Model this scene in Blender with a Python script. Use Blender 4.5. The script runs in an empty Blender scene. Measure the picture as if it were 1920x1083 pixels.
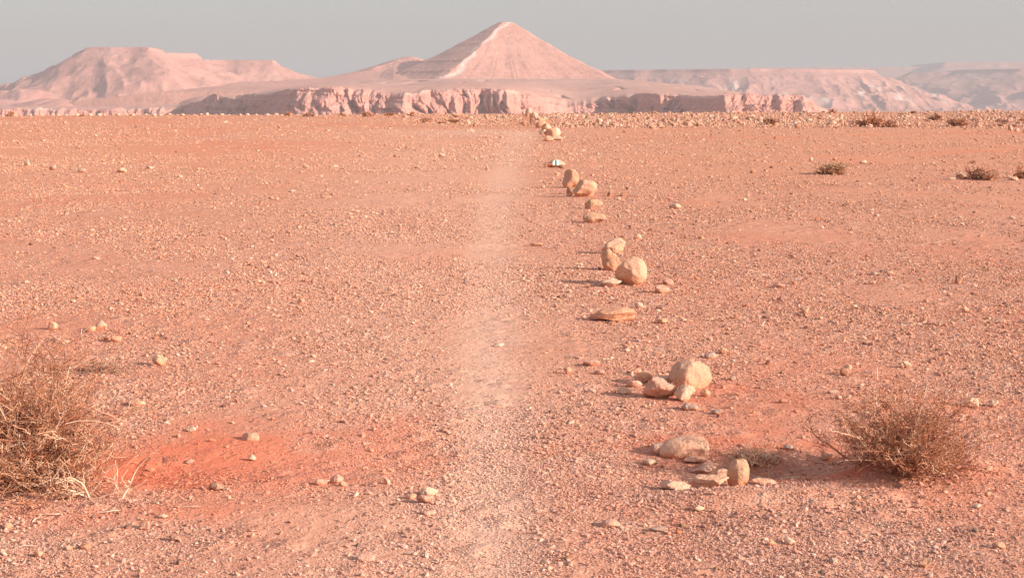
import bpy, math
import numpy as np
from mathutils import Vector, Matrix

R = math.radians
scn = bpy.context.scene
col = scn.collection
F = 2667.0            # focal length in photograph pixels
HZ = 185.0            # true horizon row
CAMZ = 1.6
PITCH = math.atan((541.5 - HZ) / F)
SUN_AZ = R(110.0)     # clockwise from +Y
SUN_EL = R(20.0)

# ------------------------------------------------------------------ numpy noise
def _h(ix, iy, iz, s):
    n = (ix.astype(np.int64) * 374761393 + iy.astype(np.int64) * 668265263 + iz.astype(np.int64) * 2147483647 + s * 974711) & 0xFFFFFFFF
    n = ((n ^ (n >> 13)) * 1274126177) & 0xFFFFFFFF
    n = ((n ^ (n >> 16)) * 2246822519) & 0xFFFFFFFF
    n = n ^ (n >> 15)
    return (n & 0xFFFFFF) / 16777215.0 * 2.0 - 1.0

def vn(x, y, s=0):
    x = np.asarray(x, float); y = np.asarray(y, float)
    x, y = np.broadcast_arrays(x, y)
    ix = np.floor(x); iy = np.floor(y)
    fx = x - ix; fy = y - iy
    fx = fx * fx * fx * (fx * (fx * 6 - 15) + 10); fy = fy * fy * fy * (fy * (fy * 6 - 15) + 10)
    ix = ix.astype(np.int64); iy = iy.astype(np.int64); z = np.zeros_like(ix)
    a = _h(ix, iy, z, s); b = _h(ix + 1, iy, z, s); c = _h(ix, iy + 1, z, s); d = _h(ix + 1, iy + 1, z, s)
    return (a + (b - a) * fx) * (1 - fy) + (c + (d - c) * fx) * fy

def vl(x, y, s=0):
    # same lattice noise with straight segments: sharp creases for rock faces
    x = np.asarray(x, float); y = np.asarray(y, float)
    x, y = np.broadcast_arrays(x, y)
    ix = np.floor(x); iy = np.floor(y); fx = x - ix; fy = y - iy
    ix = ix.astype(np.int64); iy = iy.astype(np.int64); z = np.zeros_like(ix)
    a = _h(ix, iy, z, s); b = _h(ix + 1, iy, z, s); c = _h(ix, iy + 1, z, s); d = _h(ix + 1, iy + 1, z, s)
    return (a + (b - a) * fx) * (1 - fy) + (c + (d - c) * fx) * fy

def vn3(p, s=0):
    i = np.floor(p); f = p - i
    f = f * f * (3 - 2 * f)
    i = i.astype(np.int64)
    out = 0
    for dx in (0, 1):
        for dy in (0, 1):
            for dz in (0, 1):
                w = (f[:, 0] if dx else 1 - f[:, 0]) * (f[:, 1] if dy else 1 - f[:, 1]) * (f[:, 2] if dz else 1 - f[:, 2])
                out = out + w * _h(i[:, 0] + dx, i[:, 1] + dy, i[:, 2] + dz, s)
    return out

def fbm(x, y, oct=4, s=0, gain=0.5):
    a = 1.0; t = 0; n = 0
    for k in range(oct):
        t = t + a * vn(x * 2 ** k + 17.3 * k, y * 2 ** k - 9.1 * k, s + k); n += a; a *= gain
    return t / n

def ridged(x, y, oct=3, s=0):
    a = 1.0; t = 0; n = 0
    for k in range(oct):
        t = t + a * (1 - 2 * np.abs(vn(x * 2 ** k + 5.3 * k, y * 2 ** k, s + k))); n += a; a *= 0.5
    return t / n

def sst(a, b, x):
    t = np.clip((x - a) / (b - a), 0, 1)
    return t * t * (3 - 2 * t)

# ------------------------------------------------------------------ camera geometry helpers
_c, _s = math.cos(PITCH), math.sin(PITCH)
def ray(px, py):
    u = px - 960.0; v = 541.5 - py
    # forward = (0, c, -s), up = (0, s, c)
    return u, F * _c + v * _s, -F * _s + v * _c

def flat(px, py):
    dx, dy, dz = ray(px, py)
    t = -CAMZ / dz
    return dx * t, dy * t

def gauss(x, y, px, py, rx, ry):
    cx, cy = flat(px, py)
    return np.exp(-(((x - cx) / rx) ** 2 + ((y - cy) / ry) ** 2))

def rim_y(x):
    return np.clip(154 + 0.42 * x, 108, 215) + 2.5 * vn(x * 0.09, 0 * x + 3, 5)

def path_x(y):
    ys = np.array([0, 4.6, 6, 8.3, 12, 20, 30, 45, 56, 64, 68, 72, 76, 92])
    xs = np.array([-.07, -.065, -.09, -.125, -.16, -.22, -.15, .02, .25, .35, .2, -.5, -2.0, -8.0])
    return np.interp(y, ys, xs)

def path_w(y):
    return np.interp(y, [0, 5, 8, 20, 45, 70, 92], [.11, .12, .16, .26, .48, .75, 1.2])

def H(x, y):
    x = np.asarray(x, float); y = np.asarray(y, float)
    near = np.clip(30.0 / (np.abs(y) + 5), 0, 1)
    z = 0.020 * fbm(x * 0.45, y * 0.35, 3, 1) * near
    z = z + 0.010 * fbm(x * 2.2, y * 2.2, 3, 2) * near
    z = z + 0.05 * fbm(x * 0.05, y * 0.04, 2, 3) * sst(12, 60, y)
    # hollow scooped out around the left shrub, running right along the red earth
    z = z - 0.035 * gauss(x, y, 250, 880, 0.55, 0.28) - 0.03 * gauss(x, y, 620, 850, 0.6, 0.3)
    z = z + 0.030 * gauss(x, y, 350, 960, 1.2, 0.18)
    # hollow behind the bank at the right
    z = z - 0.04 * gauss(x, y, 1330, 875, 0.36, 0.22) - 0.03 * gauss(x, y, 1500, 870, 0.3, 0.15)
    z = z + 0.045 * gauss(x, y, 1430, 938, 0.55, 0.13)
    z = z + 0.055 * gauss(x, y, 1660, 878, 0.17, 0.15) + 0.03 * gauss(x, y, 1760, 872, 0.3, 0.2) - 0.035 * gauss(x, y, 1470, 868, 0.3, 0.14)
    z = z + 0.03 * gauss(x, y, 1600, 760, 0.6, 0.35)
    z = z - 0.006 * np.exp(-((x - path_x(y)) / (path_w(y) * 1.4)) ** 2) * near
    r = rim_y(x)
    z = z - 62 * sst(0, 40, y - r)
    return z

def place(px, py):
    dx, dy, dz = ray(px, py)
    t = -CAMZ / dz
    for _ in range(14):
        z = float(H(dx * t, dy * t))
        t = (z - CAMZ) / dz
        if dy * t > 230: t = 230 / dy
    return dx * t, dy * t, float(H(dx * t, dy * t))

# ------------------------------------------------------------------ node helpers
def new_mat(name):
    m = bpy.data.materials.new(name); m.use_nodes = True
    nt = m.node_tree
    for n in list(nt.nodes): nt.nodes.remove(n)
    out = nt.nodes.new('ShaderNodeOutputMaterial')
    b = nt.nodes.new('ShaderNodeBsdfPrincipled')
    b.inputs['Roughness'].default_value = 0.95
    b.inputs['Specular IOR Level'].default_value = 0.12
    nt.links.new(b.outputs[0], out.inputs['Surface'])
    return m, nt, b

def node(nt, t, **kw):
    n = nt.nodes.new(t)
    for k, v in kw.items(): setattr(n, k, v)
    return n

def mixc(nt, fac, a, b, mode='MIX'):
    n = nt.nodes.new('ShaderNodeMix'); n.data_type = 'RGBA'; n.blend_type = mode; n.clamp_factor = True
    for i, v in ((0, fac), (6, a), (7, b)):
        if hasattr(v, 'is_linked') or isinstance(v, bpy.types.NodeSocket): nt.links.new(v, n.inputs[i])
        elif i == 0: n.inputs[0].default_value = v
        else: n.inputs[i].default_value = (*v, 1) if len(v) == 3 else v
    return n.outputs[2]

def mth(nt, op, a, b=None, c=None, clamp=False):
    n = nt.nodes.new('ShaderNodeMath'); n.operation = op; n.use_clamp = clamp
    for i, v in enumerate((a, b, c)):
        if v is None: continue
        if isinstance(v, bpy.types.NodeSocket): nt.links.new(v, n.inputs[i])
        else: n.inputs[i].default_value = v
    return n.outputs[0]

def ramp(nt, fac, pts):
    n = nt.nodes.new('ShaderNodeValToRGB')
    e = n.color_ramp.elements
    while len(e) < len(pts): e.new(0.5)
    for el, (p, c) in zip(e, pts):
        el.position = p; el.color = (*c, 1) if len(c) == 3 else c
    nt.links.new(fac, n.inputs[0])
    return n.outputs[0]

def tex(nt, kind, vec, scale, **kw):
    n = nt.nodes.new(kind)
    n.inputs['Scale'].default_value = scale
    for k, v in kw.items():
        if k in ('Detail', 'Roughness', 'Randomness', 'Distortion'): n.inputs[k].default_value = v
        else: setattr(n, k, v)
    if vec is not None: nt.links.new(vec, n.inputs['Vector'])
    return n

def attr(nt, name):
    n = nt.nodes.new('ShaderNodeAttribute'); n.attribute_name = name
    return n

# ------------------------------------------------------------------ materials
def ground_material():
    m, nt, b = new_mat('desert_earth')
    g = node(nt, 'ShaderNodeNewGeometry').outputs['Position']
    red = attr(nt, 'red').outputs['Fac']; pale = attr(nt, 'pale').outputs['Fac']; grit = attr(nt, 'grit').outputs['Fac']
    n1 = tex(nt, 'ShaderNodeTexNoise', g, 1.3, Detail=5.0, Roughness=0.6).outputs['Fac']
    n2 = tex(nt, 'ShaderNodeTexNoise', g, 14.0, Detail=6.0, Roughness=0.7).outputs['Fac']
    base = mixc(nt, ramp(nt, n1, [(0.35, (0, 0, 0)), (0.65, (1, 1, 1))]), (0.60, 0.265, 0.175), (0.64, 0.305, 0.215))
    base = mixc(nt, mth(nt, 'MULTIPLY', attr(nt, 'ochre').outputs['Fac'], 1.0, clamp=True), base, (0.73, 0.33, 0.19))
    base = mixc(nt, mth(nt, 'MULTIPLY', red, 1.0, clamp=True), base, (0.68, 0.18, 0.10))
    base = mixc(nt, mth(nt, 'MULTIPLY', pale, 1.0, clamp=True), base, (0.77, 0.47, 0.36))
    # pebble-scale speckle, coarser grains show farther off
    def grains(scale, stren, lo, hi):
        v = tex(nt, 'ShaderNodeTexVoronoi', g, scale, Randomness=1.0)
        sep = node(nt, 'ShaderNodeSeparateColor'); nt.links.new(v.outputs['Color'], sep.inputs[0])
        c = ramp(nt, sep.outputs[0], [(0.0, (0.34, 0.15, 0.11)), (0.18, (0.50, 0.23, 0.16)), (0.5, (0.64, 0.33, 0.24)), (0.8, (0.70, 0.43, 0.33)), (1.0, (0.74, 0.52, 0.41))])
        mask = mth(nt, 'MULTIPLY', ramp(nt, sep.outputs[1], [(lo, (0, 0, 0)), (hi, (1, 1, 1))]), stren)
        mask = mth(nt, 'MULTIPLY', mask, grit)
        h = mth(nt, 'MULTIPLY', mth(nt, 'SUBTRACT', 0.6, v.outputs['Distance'], clamp=True), ramp(nt, sep.outputs[1], [(lo, (0.2,) * 3), (hi, (1, 1, 1))]))
        return c, mask, h
    c4, m4, h4 = grains(2.6, 0.35, 0.62, 0.68)
    c1, m1, h1 = grains(75.0, 0.65, 0.35, 0.45)
    c2, m2, h2 = grains(26.0, 0.6, 0.55, 0.62)
    c3, m3, h3 = grains(7.0, 0.5, 0.72, 0.76)
    base = mixc(nt, mth(nt, 'MULTIPLY', m4, attr(nt, 'ochre').outputs['Fac']), base, c4); base = mixc(nt, m1, base, c1); base = mixc(nt, m2, base, c2); base = mixc(nt, m3, base, c3)
    base = mixc(nt, mth(nt, 'MULTIPLY', ramp(nt, n2, [(0.35, (1, 1, 1)), (0.55, (0, 0, 0))]), 0.4), base, (0.46, 0.18, 0.11))
    nt.links.new(base, b.inputs['Base Color'])
    k = mth(nt, 'MULTIPLY_ADD', grit, 0.65, 0.35)
    def bmp(h, dist, prev=None, st=1.0):
        n = node(nt, 'ShaderNodeBump'); n.inputs['Distance'].default_value = dist
        nt.links.new(h, n.inputs['Height']); nt.links.new(mth(nt, 'MULTIPLY', k, st), n.inputs['Strength'])
        if prev is not None: nt.links.new(prev, n.inputs['Normal'])
        return n.outputs[0]
    nn = bmp(n2, 0.009)
    nn = bmp(h3, 0.06, nn); nn = bmp(h2, 0.022, nn); nn = bmp(h1, 0.009, nn)
    nt.links.new(nn, b.inputs['Normal'])
    return m

def stone_material(name, use_attr):
    m, nt, b = new_mat(name)
    tc = node(nt, 'ShaderNodeTexCoord').outputs['Object']
    if use_attr:
        c = attr(nt, 'col').outputs['Color']
        nt.links.new(c, b.inputs['Base Color'])
        return m
    oi = node(nt, 'ShaderNodeObjectInfo')
    c = oi.outputs['Color']
    add = node(nt, 'ShaderNodeVectorMath', operation='ADD')
    nt.links.new(tc, add.inputs[0])
    cmb = node(nt, 'ShaderNodeCombineXYZ'); nt.links.new(mth(nt, 'MULTIPLY', oi.outputs['Random'], 60.0), cmb.inputs[0])
    nt.links.new(cmb.outputs[0], add.inputs[1])
    v = add.outputs[0]
    n1 = tex(nt, 'ShaderNodeTexNoise', v, 9.0, Detail=6.0, Roughness=0.65).outputs['Fac']
    n2 = tex(nt, 'ShaderNodeTexNoise', v, 55.0, Detail=4.0, Roughness=0.7).outputs['Fac']
    n3 = tex(nt, 'ShaderNodeTexNoise', v, 22.0, Detail=5.0, Roughness=0.7).outputs['Fac']
    c = mixc(nt, mth(nt, 'MULTIPLY', ramp(nt, n1, [(0.50, (0, 0, 0)), (0.62, (1, 1, 1))]), 0.5), c, (0.66, 0.30, 0.17))
    c = mixc(nt, mth(nt, 'MULTIPLY', ramp(nt, n3, [(0.52, (0, 0, 0)), (0.66, (1, 1, 1))]), 0.45), c, (0.82, 0.58, 0.44))
    c = mixc(nt, mth(nt, 'MULTIPLY', ramp(nt, n2, [(0.36, (1, 1, 1)), (0.46, (0, 0, 0))]), 0.45), c, (0.30, 0.17, 0.12))
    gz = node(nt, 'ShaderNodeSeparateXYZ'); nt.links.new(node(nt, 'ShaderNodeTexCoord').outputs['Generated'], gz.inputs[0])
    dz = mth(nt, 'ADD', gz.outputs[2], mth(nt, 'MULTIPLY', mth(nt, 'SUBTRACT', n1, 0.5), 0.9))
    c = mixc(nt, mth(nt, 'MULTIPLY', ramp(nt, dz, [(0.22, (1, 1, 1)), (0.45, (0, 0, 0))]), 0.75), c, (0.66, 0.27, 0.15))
    nt.links.new(c, b.inputs['Base Color'])
    h = mth(nt, 'ADD', mth(nt, 'MULTIPLY', n1, 0.6), mth(nt, 'MULTIPLY', n2, 0.35))
    bp = node(nt, 'ShaderNodeBump'); bp.inputs['Distance'].default_value = 0.035; bp.inputs['Strength'].default_value = 0.8
    nt.links.new(h, bp.inputs['Height']); nt.links.new(bp.outputs[0], b.inputs['Normal'])
    return m

def plain_attr_material(name, rough=0.9):
    m, nt, b = new_mat(name)
    nt.links.new(attr(nt, 'col').outputs['Color'], b.inputs['Base Color'])
    b.inputs['Roughness'].default_value = rough
    return m

def rock_land_material(name, c_lo, c_hi, c_streak, strata=0.25, strat_scale=0.25, streak=0.35, bump=3.0, fine=0.12):
    m, nt, b = new_mat(name)
    g = node(nt, 'ShaderNodeNewGeometry').outputs['Position']
    pale = attr(nt, 'pale').outputs['Fac']
    n1 = tex(nt, 'ShaderNodeTexNoise', g, 0.008, Detail=6.0, Roughness=0.6).outputs['Fac']
    base = mixc(nt, ramp(nt, n1, [(0.35, (0, 0, 0)), (0.65, (1, 1, 1))]), c_lo, c_hi)
    mp = node(nt, 'ShaderNodeMapping'); mp.inputs['Scale'].default_value = (0.004, 0.004, strat_scale)
    nt.links.new(g, mp.inputs['Vector'])
    n2 = tex(nt, 'ShaderNodeTexNoise', mp.outputs[0], 1.0, Detail=5.0, Roughness=0.7).outputs['Fac']
    base = mixc(nt, mth(nt, 'MULTIPLY', ramp(nt, n2, [(0.50, (0, 0, 0)), (0.60, (1, 1, 1))]), strata), base, tuple(0.62 * v for v in c_lo))
    base = mixc(nt, mth(nt, 'MULTIPLY', ramp(nt, n2, [(0.36, (1, 1, 1)), (0.45, (0, 0, 0))]), strata), base, c_streak)
    mp2 = node(nt, 'ShaderNodeMapping'); mp2.inputs['Scale'].default_value = (0.05, 0.012, 0.012)
    nt.links.new(g, mp2.inputs['Vector'])
    n3 = tex(nt, 'ShaderNodeTexNoise', mp2.outputs[0], 1.0, Detail=5.0, Roughness=0.65, Distortion=0.6).outputs['Fac']
    base = mixc(nt, mth(nt, 'MULTIPLY', ramp(nt, n3, [(0.55, (0, 0, 0)), (0.68, (1, 1, 1))]), streak), base, c_streak)
    nf = tex(nt, 'ShaderNodeTexNoise', g, fine, Detail=6.0, Roughness=0.7).outputs['Fac']
    base = mixc(nt, mth(nt, 'MULTIPLY', ramp(nt, nf, [(0.38, (1, 1, 1)), (0.5, (0, 0, 0))]), 0.4), base, tuple(0.6 * v for v in c_lo))
    base = mixc(nt, mth(nt, 'MULTIPLY', pale, 1.0, clamp=True), base, (0.80, 0.62, 0.56))
    nt.links.new(base, b.inputs['Base Color'])
    bp = node(nt, 'ShaderNodeBump'); bp.inputs['Distance'].default_value = bump; bp.inputs['Strength'].default_value = 1.0
    nt.links.new(nf, bp.inputs['Height']); nt.links.new(bp.outputs[0], b.inputs['Normal'])
    return m

M_GROUND = ground_material()
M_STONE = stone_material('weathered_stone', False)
M_GRAVEL = stone_material('loose_gravel', True)
M_TWIG = plain_attr_material('dry_twig')

# ------------------------------------------------------------------ mesh helpers
def mesh_np(name, V, Fc, mat, smooth=False, attrs=None, colattr=None):
    """Fc: (n,k) int array of faces with k corners each"""
    V = np.asarray(V, np.float32); Fc = np.asarray(Fc, np.int32)
    me = bpy.data.meshes.new(name)
    me.vertices.add(len(V)); me.vertices.foreach_set('co', V.ravel())
    n, k = Fc.shape
    me.loops.add(n * k); me.loops.foreach_set('vertex_index', Fc.ravel())
    me.polygons.add(n); me.polygons.foreach_set('loop_start', np.arange(0, n * k, k, dtype=np.int32))
    me.polygons.foreach_set('use_smooth', np.full(n, smooth, bool))
    for an, av in (attrs or {}).items():
        a = me.attributes.new(an, 'FLOAT', 'POINT'); a.data.foreach_set('value', np.asarray(av, np.float32).ravel())
    if colattr is not None:
        a = me.attributes.new('col', 'FLOAT_COLOR', 'POINT')
        c = np.ones((len(V), 4), np.float32); c[:, :3] = colattr
        a.data.foreach_set('color', c.ravel())
    me.update(calc_edges=True); me.validate()
    if mat: me.materials.append(mat)
    return me

def link(name, me, parent=None, loc=None, **props):
    o = bpy.data.objects.new(name, me); col.objects.link(o)
    if loc is not None: o.location = loc
    if parent is not None: o.parent = parent
    for k, v in props.items(): o[k] = v
    return o

def grid_faces(nr, nc):
    i = np.arange(nr * nc).reshape(nr, nc)
    return np.stack([i[:-1, :-1], i[:-1, 1:], i[1:, 1:], i[1:, :-1]], -1).reshape(-1, 4)

# ------------------------------------------------------------------ ground masks (real colour of the earth)
def masks(x, y):
    jx = x + 0.25 * fbm(x * 1.5, y * 1.5, 3, 40); jy = y + 0.25 * fbm(x * 1.5 + 9, y * 1.5, 3, 41)
    g = lambda *a: gauss(jx, jy, *a)
    red = (1.1 * g(270, 880, 0.5, 0.32) + 1.15 * g(560, 850, 0.65, 0.45) + 1.1 * g(800, 825, 0.4, 0.42) * (0.6 + 0.8 * np.clip(fbm(x * 2.2, y * 2.2, 3, 47) + 0.2, 0, 1))
           + 0.7 * g(1310, 820, 0.30, 0.2) + 0.5 * g(1440, 838, 0.3, 0.14) + 0.5 * g(1650, 900, 0.3, 0.08)
           + 0.5 * g(230, 960, 0.6, 0.10) + 0.45 * g(1430, 900, 0.25, 0.08)
           + 0.35 * g(800, 480, 0.5, 1.0) + 0.35 * g(1330, 750, 0.35, 0.3) + 0.3 * g(1800, 770, 0.3, 0.3))
    far = sst(18, 60, y)
    red = red + (0.30 * sst(0.0, 0.5, fbm(x * 0.12, y * 0.12, 3, 43)) + 0.12) * far + 0.18 * sst(0.1, 0.5, fbm(x * 0.7, y * 0.5, 4, 44))
    px_ = path_x(y); w = path_w(y)
    d = np.abs(x - px_ + 0.3 * w * fbm(x * 0 + y * 0.9, y * 0.9, 3, 45)) / w
    end = 1 - sst(60, 82, y)
    fb = fbm(x * 3, y * 3, 3, 46)
    pale = (1 - sst(0.2, 2.1, d + 0.18 * fb)) * (0.46 + 0.12 * (1 - sst(7, 10, y))) * end
    # wide trodden zone
    pale = pale + 0.34 * np.exp(-((x - px_ + 0.05 * y) / (0.3 + 0.075 * y)) ** 2) * end
    pale = pale + 0.5 * gauss(x, y, 900, 247, 4.5, 6) 
    red = np.where(y < 9, red * (1.15 + 1.3 * fbm(x * 3.2, y * 3.2, 5, 48)), red) * (1 - 0.7 * np.clip(pale, 0, 1))
    return np.clip(red, 0, 1), np.clip(pale, 0, 1), np.clip(1 - sst(0.2, 1.7, d), 0, 1) * end

def grit_density(x, y, red, pathm):
    n = fbm(x * 0.9, y * 0.6, 4, 50)
    n2 = fbm(x * 0.25, y * 0.18, 3, 52)
    g = 0.60 + 0.9 * n + 0.55 * n2
    g = g - 0.18 * red * (y < 15) - 0.25 * red - 0.34 * pathm
    # smooth bare streak crossing on the right
    g = g - 0.55 * gauss(x, y, 1520, 632, 0.9, 0.45) - 0.35 * gauss(x, y, 400, 455, 3.0, 1.0)
    return np.clip(g, 0.06, 1)

# ------------------------------------------------------------------ ground sheet
def build_ground():
    ys = np.concatenate([[-12000, -4000, -1200, -400, -120, -40, -15, -6, -2, 0, 1, 2, 2.6], np.exp(np.linspace(math.log(3.1), math.log(235), 1150)),
                         [260, 320, 420, 600, 900, 1500, 2500, 4500, 8000, 14000]])
    nd = 700
    un = np.linspace(-1, 1, nd)
    ext = np.array([1.03, 1.1, 1.3, 1.8, 3, 6, 15, 40])
    Y = ys[:, None]
    w = np.where(np.abs(Y) < 300, 0.42 * np.abs(Y) + 1.3, 0.42 * 300 + 1.3)
    X = un[None, :] * w
    tot = 14000.0
    frac = np.array([0.0008, 0.002, 0.005, 0.012, 0.03, 0.1, 0.35, 1.0])
    Xr = w + (tot - w) * frac[None, :]
    X = np.concatenate([-Xr[:, ::-1], X, Xr], 1)
    Yb = np.broadcast_to(Y, X.shape)
    Z = H(X, Yb)
    red, pale, pm = masks(X, Yb)
    gd = grit_density(X, Yb, red, pm)
    # small clods in the near field
    near = 1 - sst(9, 20, Yb)
    Z = Z + near * 0.006 * np.clip(fbm(X * 9, Yb * 9, 2, 60), 0, 1) * gd
    Z = Z + near * sst(0.4, 0.9, red) * 0.012 * fbm(X * 7, Yb * 7, 2, 61) * gauss(X, Yb, 290, 890, 0.45, 0.2)
    V = np.stack([X, Yb, Z], -1).reshape(-1, 3)
    Fc = grid_faces(*X.shape)
    yf = Yb.ravel()[Fc].mean(1)
    pmf = pm.ravel()[Fc].mean(1)
    isp = (pmf > 0.10) & (yf > 3.1) & (yf < 92)
    at = dict(red=red.ravel(), pale=pale.ravel(), grit=gd.ravel(), ochre=(0.5 * sst(12, 45, Yb) + 0 * X).ravel())
    def sub(name, F2, **pr):
        idx, inv = np.unique(F2, return_inverse=True)
        me = mesh_np(name, V[idx], inv.reshape(F2.shape), M_GROUND, True, {k: v[idx] for k, v in at.items()})
        return link(name, me, **pr)
    sub('ground', Fc[~isp], kind='structure', label='red desert plain strewn with fine gravel')
    sub('path', Fc[isp], kind='structure', label='faint pale footpath worn into the red plain')
build_ground()

# ------------------------------------------------------------------ rocks
def ico(sub):
    import bmesh
    bm = bmesh.new(); bmesh.ops.create_icosphere(bm, subdivisions=sub, radius=1.0)
    V = np.array([v.co[:] for v in bm.verts]); Fc = np.array([[v.index for v in f.verts] for f in bm.faces]); bm.free()
    return V, Fc
ICO = {k: ico(k) for k in (1, 2, 3, 4, 5)}

def rock_shape(seed, sub=4, cuts=9, rough=0.10, lo=0.62, hi=0.95):
    rg = np.random.default_rng(seed)
    V, Fc = ICO[sub]; V = V.copy()
    for _ in range(cuts):
        n = rg.normal(size=3); n /= np.linalg.norm(n)
        o = rg.uniform(lo, hi)
        d = V @ n
        V -= np.where(d > o, (d - o) * 0.93, 0)[:, None] * n
    r = 1 + rough * vn3(V * 1.6 + seed, seed) + rough * 0.55 * vn3(V * 3.7 + seed, seed + 1)
    if sub >= 3: r = r + rough * 0.28 * vn3(V * 8.5, seed + 2)
    if sub >= 4: r = r + rough * 0.14 * vn3(V * 18, seed + 3)
    V = V * r[:, None]
    V -= (V.max(0) + V.min(0)) / 2
    V /= (V.max(0) - V.min(0)) / 2
    return V, Fc

C = dict(peach=(0.80, 0.45, 0.32), tan=(0.61, 0.34, 0.225), pale=(0.74, 0.49, 0.36), grey=(0.50, 0.33, 0.27), brown=(0.44, 0.22, 0.15), red=(0.56, 0.20, 0.11),
         orange=(0.72, 0.36, 0.23), white=(0.72, 0.50, 0.39), dark=(0.24, 0.13, 0.10), pink=(0.70, 0.37, 0.28), buff=(0.70, 0.395, 0.272))

def stone(px, py, w, h, colr, label, seed, name='stone', cat='stone', group=None, tilt=0, yaw=None, sub=4, cuts=9, rough=0.10, embed=0.14, depth=None, shear=0, lift=0, lo=0.52, hi=0.90, back=0.3):
    x, y, z = place(px, py)
    s = y / F
    W = w * s; Hh = h * s * (1 + embed)
    Dp = (depth * s) if depth else max(0.75 * W, 0.0)
    rg = np.random.default_rng(seed)
    V, Fc = rock_shape(seed, sub, cuts, rough, lo, hi)
    V = V * np.array([W / 2, Dp / 2, Hh / 2])
    V[:, 0] += shear * V[:, 2]
    a = R(tilt)
    ca, sa = math.cos(a), math.sin(a)
    V = V @ np.array([[ca, 0, sa], [0, 1, 0], [-sa, 0, ca]])      # tilt in the picture plane
    V *= np.array([W / (np.ptp(V[:, 0])), 1, Hh / np.ptp(V[:, 2])])
    y2 = y + Dp * back
    z = float(H(x, y2))
    me = mesh_np(name, V, Fc, M_STONE, True)
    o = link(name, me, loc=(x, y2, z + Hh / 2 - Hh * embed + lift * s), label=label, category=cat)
    if group: o['group'] = group
    k = rg.uniform(0.92, 1.06)
    cc = C[colr]; o.color = (cc[0] * k, cc[1] * k, cc[2] * k, 1)
    return o

S = stone
G1 = 'boulders lining the path, middle pair'
# --- far heap beside the path
GH = 'pale boulders heaped in a line where the path bends'
farheap = [
 (1029,265,13,8,'buff','small buff boulder with dark left side at the near foot of the far boulder line'),
 (1043,263,20,7,'pale','low flat pale boulder at the near foot of the far boulder line'),
 (1030,258,17,13,'brown','round brown boulder, darkest stone of the near end of the far boulder line'),
 (1040,257,19,14,'pale','cream boulder behind the round brown boulder in the far line'),
 (1018,253,11,8,'pale','pale wedge boulder left of the round brown boulder'),
 (1043,248,10,6,'pale','small pale boulder showing behind the cream boulder'),
 (1025,245,15,11,'buff','buff boulder in the middle of the far boulder line'),
 (1013,240,14,10,'tan','tan boulder with dark underside in the far boulder line'),
 (1019,236,9,7,'tan','small tan boulder above the dark-bottomed tan one'),
 (1006,235,9,7,'pale','pale boulder on the left flank of the far boulder line'),
 (1014,231,13,8,'orange','orange-tinted boulder near the head of the far line'),
 (998,233,7,10,'brown','narrow upright brown boulder on the left flank of the far line'),
 (1007,227,10,8,'grey','greyish boulder near the head of the far line'),
 (1002,222,12,9,'buff','buff boulder just below the head of the far line'),
 (996,221,6,8,'pale','small upright pale boulder beside the dark leaning one'),
 (991,219,10,13,'grey','dark leaning boulder at the head of the far line'),
 (984,217,9,7,'pale','pale boulder at the left tip of the far line'),
 (987,212,8,6,'pale','pale boulder perched against the rim above the far line'),
 (1053,254,6,4,'dark','tiny dark stone just right of the far boulder line'),
]
for i, (px, py, w, h, c, lb) in enumerate(farheap):
    S(px, py, w * 1.3, h * 1.35, c, lb, 300 + i, name='boulder', cat='boulder', group=GH, sub=3, rough=0.13)

# --- waymark stone with its painted blaze
wm = S(1041, 314, 38, 16, 'pink', 'low pinkish stone carrying a painted white and green trail mark', 21, name='waymark_stone', cat='trail marker', depth=24, cuts=12)
def blaze():
    me0 = wm.data
    n = len(me0.vertices); V = np.zeros(n * 3, np.float32); me0.vertices.foreach_get('co', V); V = V.reshape(-1, 3)
    s = wm.location.y / F
    w, h = 11.5 * s, 9.0 * s
    cx = 1.0 * s; cz = 2.2 * s
    def surf(x, z):   # front surface of the stone
        d = (V[:, 0] - x) ** 2 + (V[:, 2] - z) ** 2
        front = V[:, 1] < V[:, 1].mean()
        d = np.where(front, d, 1e9); k = np.argsort(d)[:5]
        return float(V[k, 1].min())
    for nm, x0, x1, c in (('white_paint', -w / 2, -w * .16, (0.86, 0.88, 0.86)), ('green_paint', -w * .16, w * .16, (0.01, 0.26, 0.20)), ('white_paint', w * .16, w / 2, (0.86, 0.88, 0.86))):
        nx, nz = 5, 8; P = []
        for j in range(nz):
            for i in range(nx):
                x = cx + x0 + (x1 - x0) * i / (nx - 1); z = cz - h / 2 + h * j / (nz - 1)
                P.append((x, surf(x, z) - 0.004, z))
        P = np.array(P); yy = P[:, 1].reshape(nz, nx); 
        for _ in range(3): yy[1:-1] = (yy[:-2] + yy[1:-1] * 2 + yy[2:]) / 4
        yy[:] = yy.min() * 0.5 + yy * 0.5
        P[:, 1] = yy.ravel()
        Q = P.copy(); Q[:, 1] += 0.03
        Fc = grid_faces(nz, nx)
        b = [i for i in range(nx)] + [r * nx + nx - 1 for r in range(1, nz)] + [(nz - 1) * nx + i for i in range(nx - 2, -1, -1)] + [r * nx for r in range(nz - 2, 0, -1)]
        side = [(b[i], b[(i + 1) % len(b)], b[(i + 1) % len(b)] + nx * nz, b[i] + nx * nz) for i in range(len(b))]
        me = mesh_np('paint_stripe', np.vstack([P, Q]), np.vstack([Fc, np.array(side)]), None, False, colattr=np.tile(np.array(c), (2 * nx * nz, 1)))
        me.materials.append(M_PAINT)
        link('paint_stripe', me, parent=wm, label=('green' if 'green' in nm else 'white') + ' painted stripe')
M_PAINT = plain_attr_material('blaze_paint', 0.6)
blaze()
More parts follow.
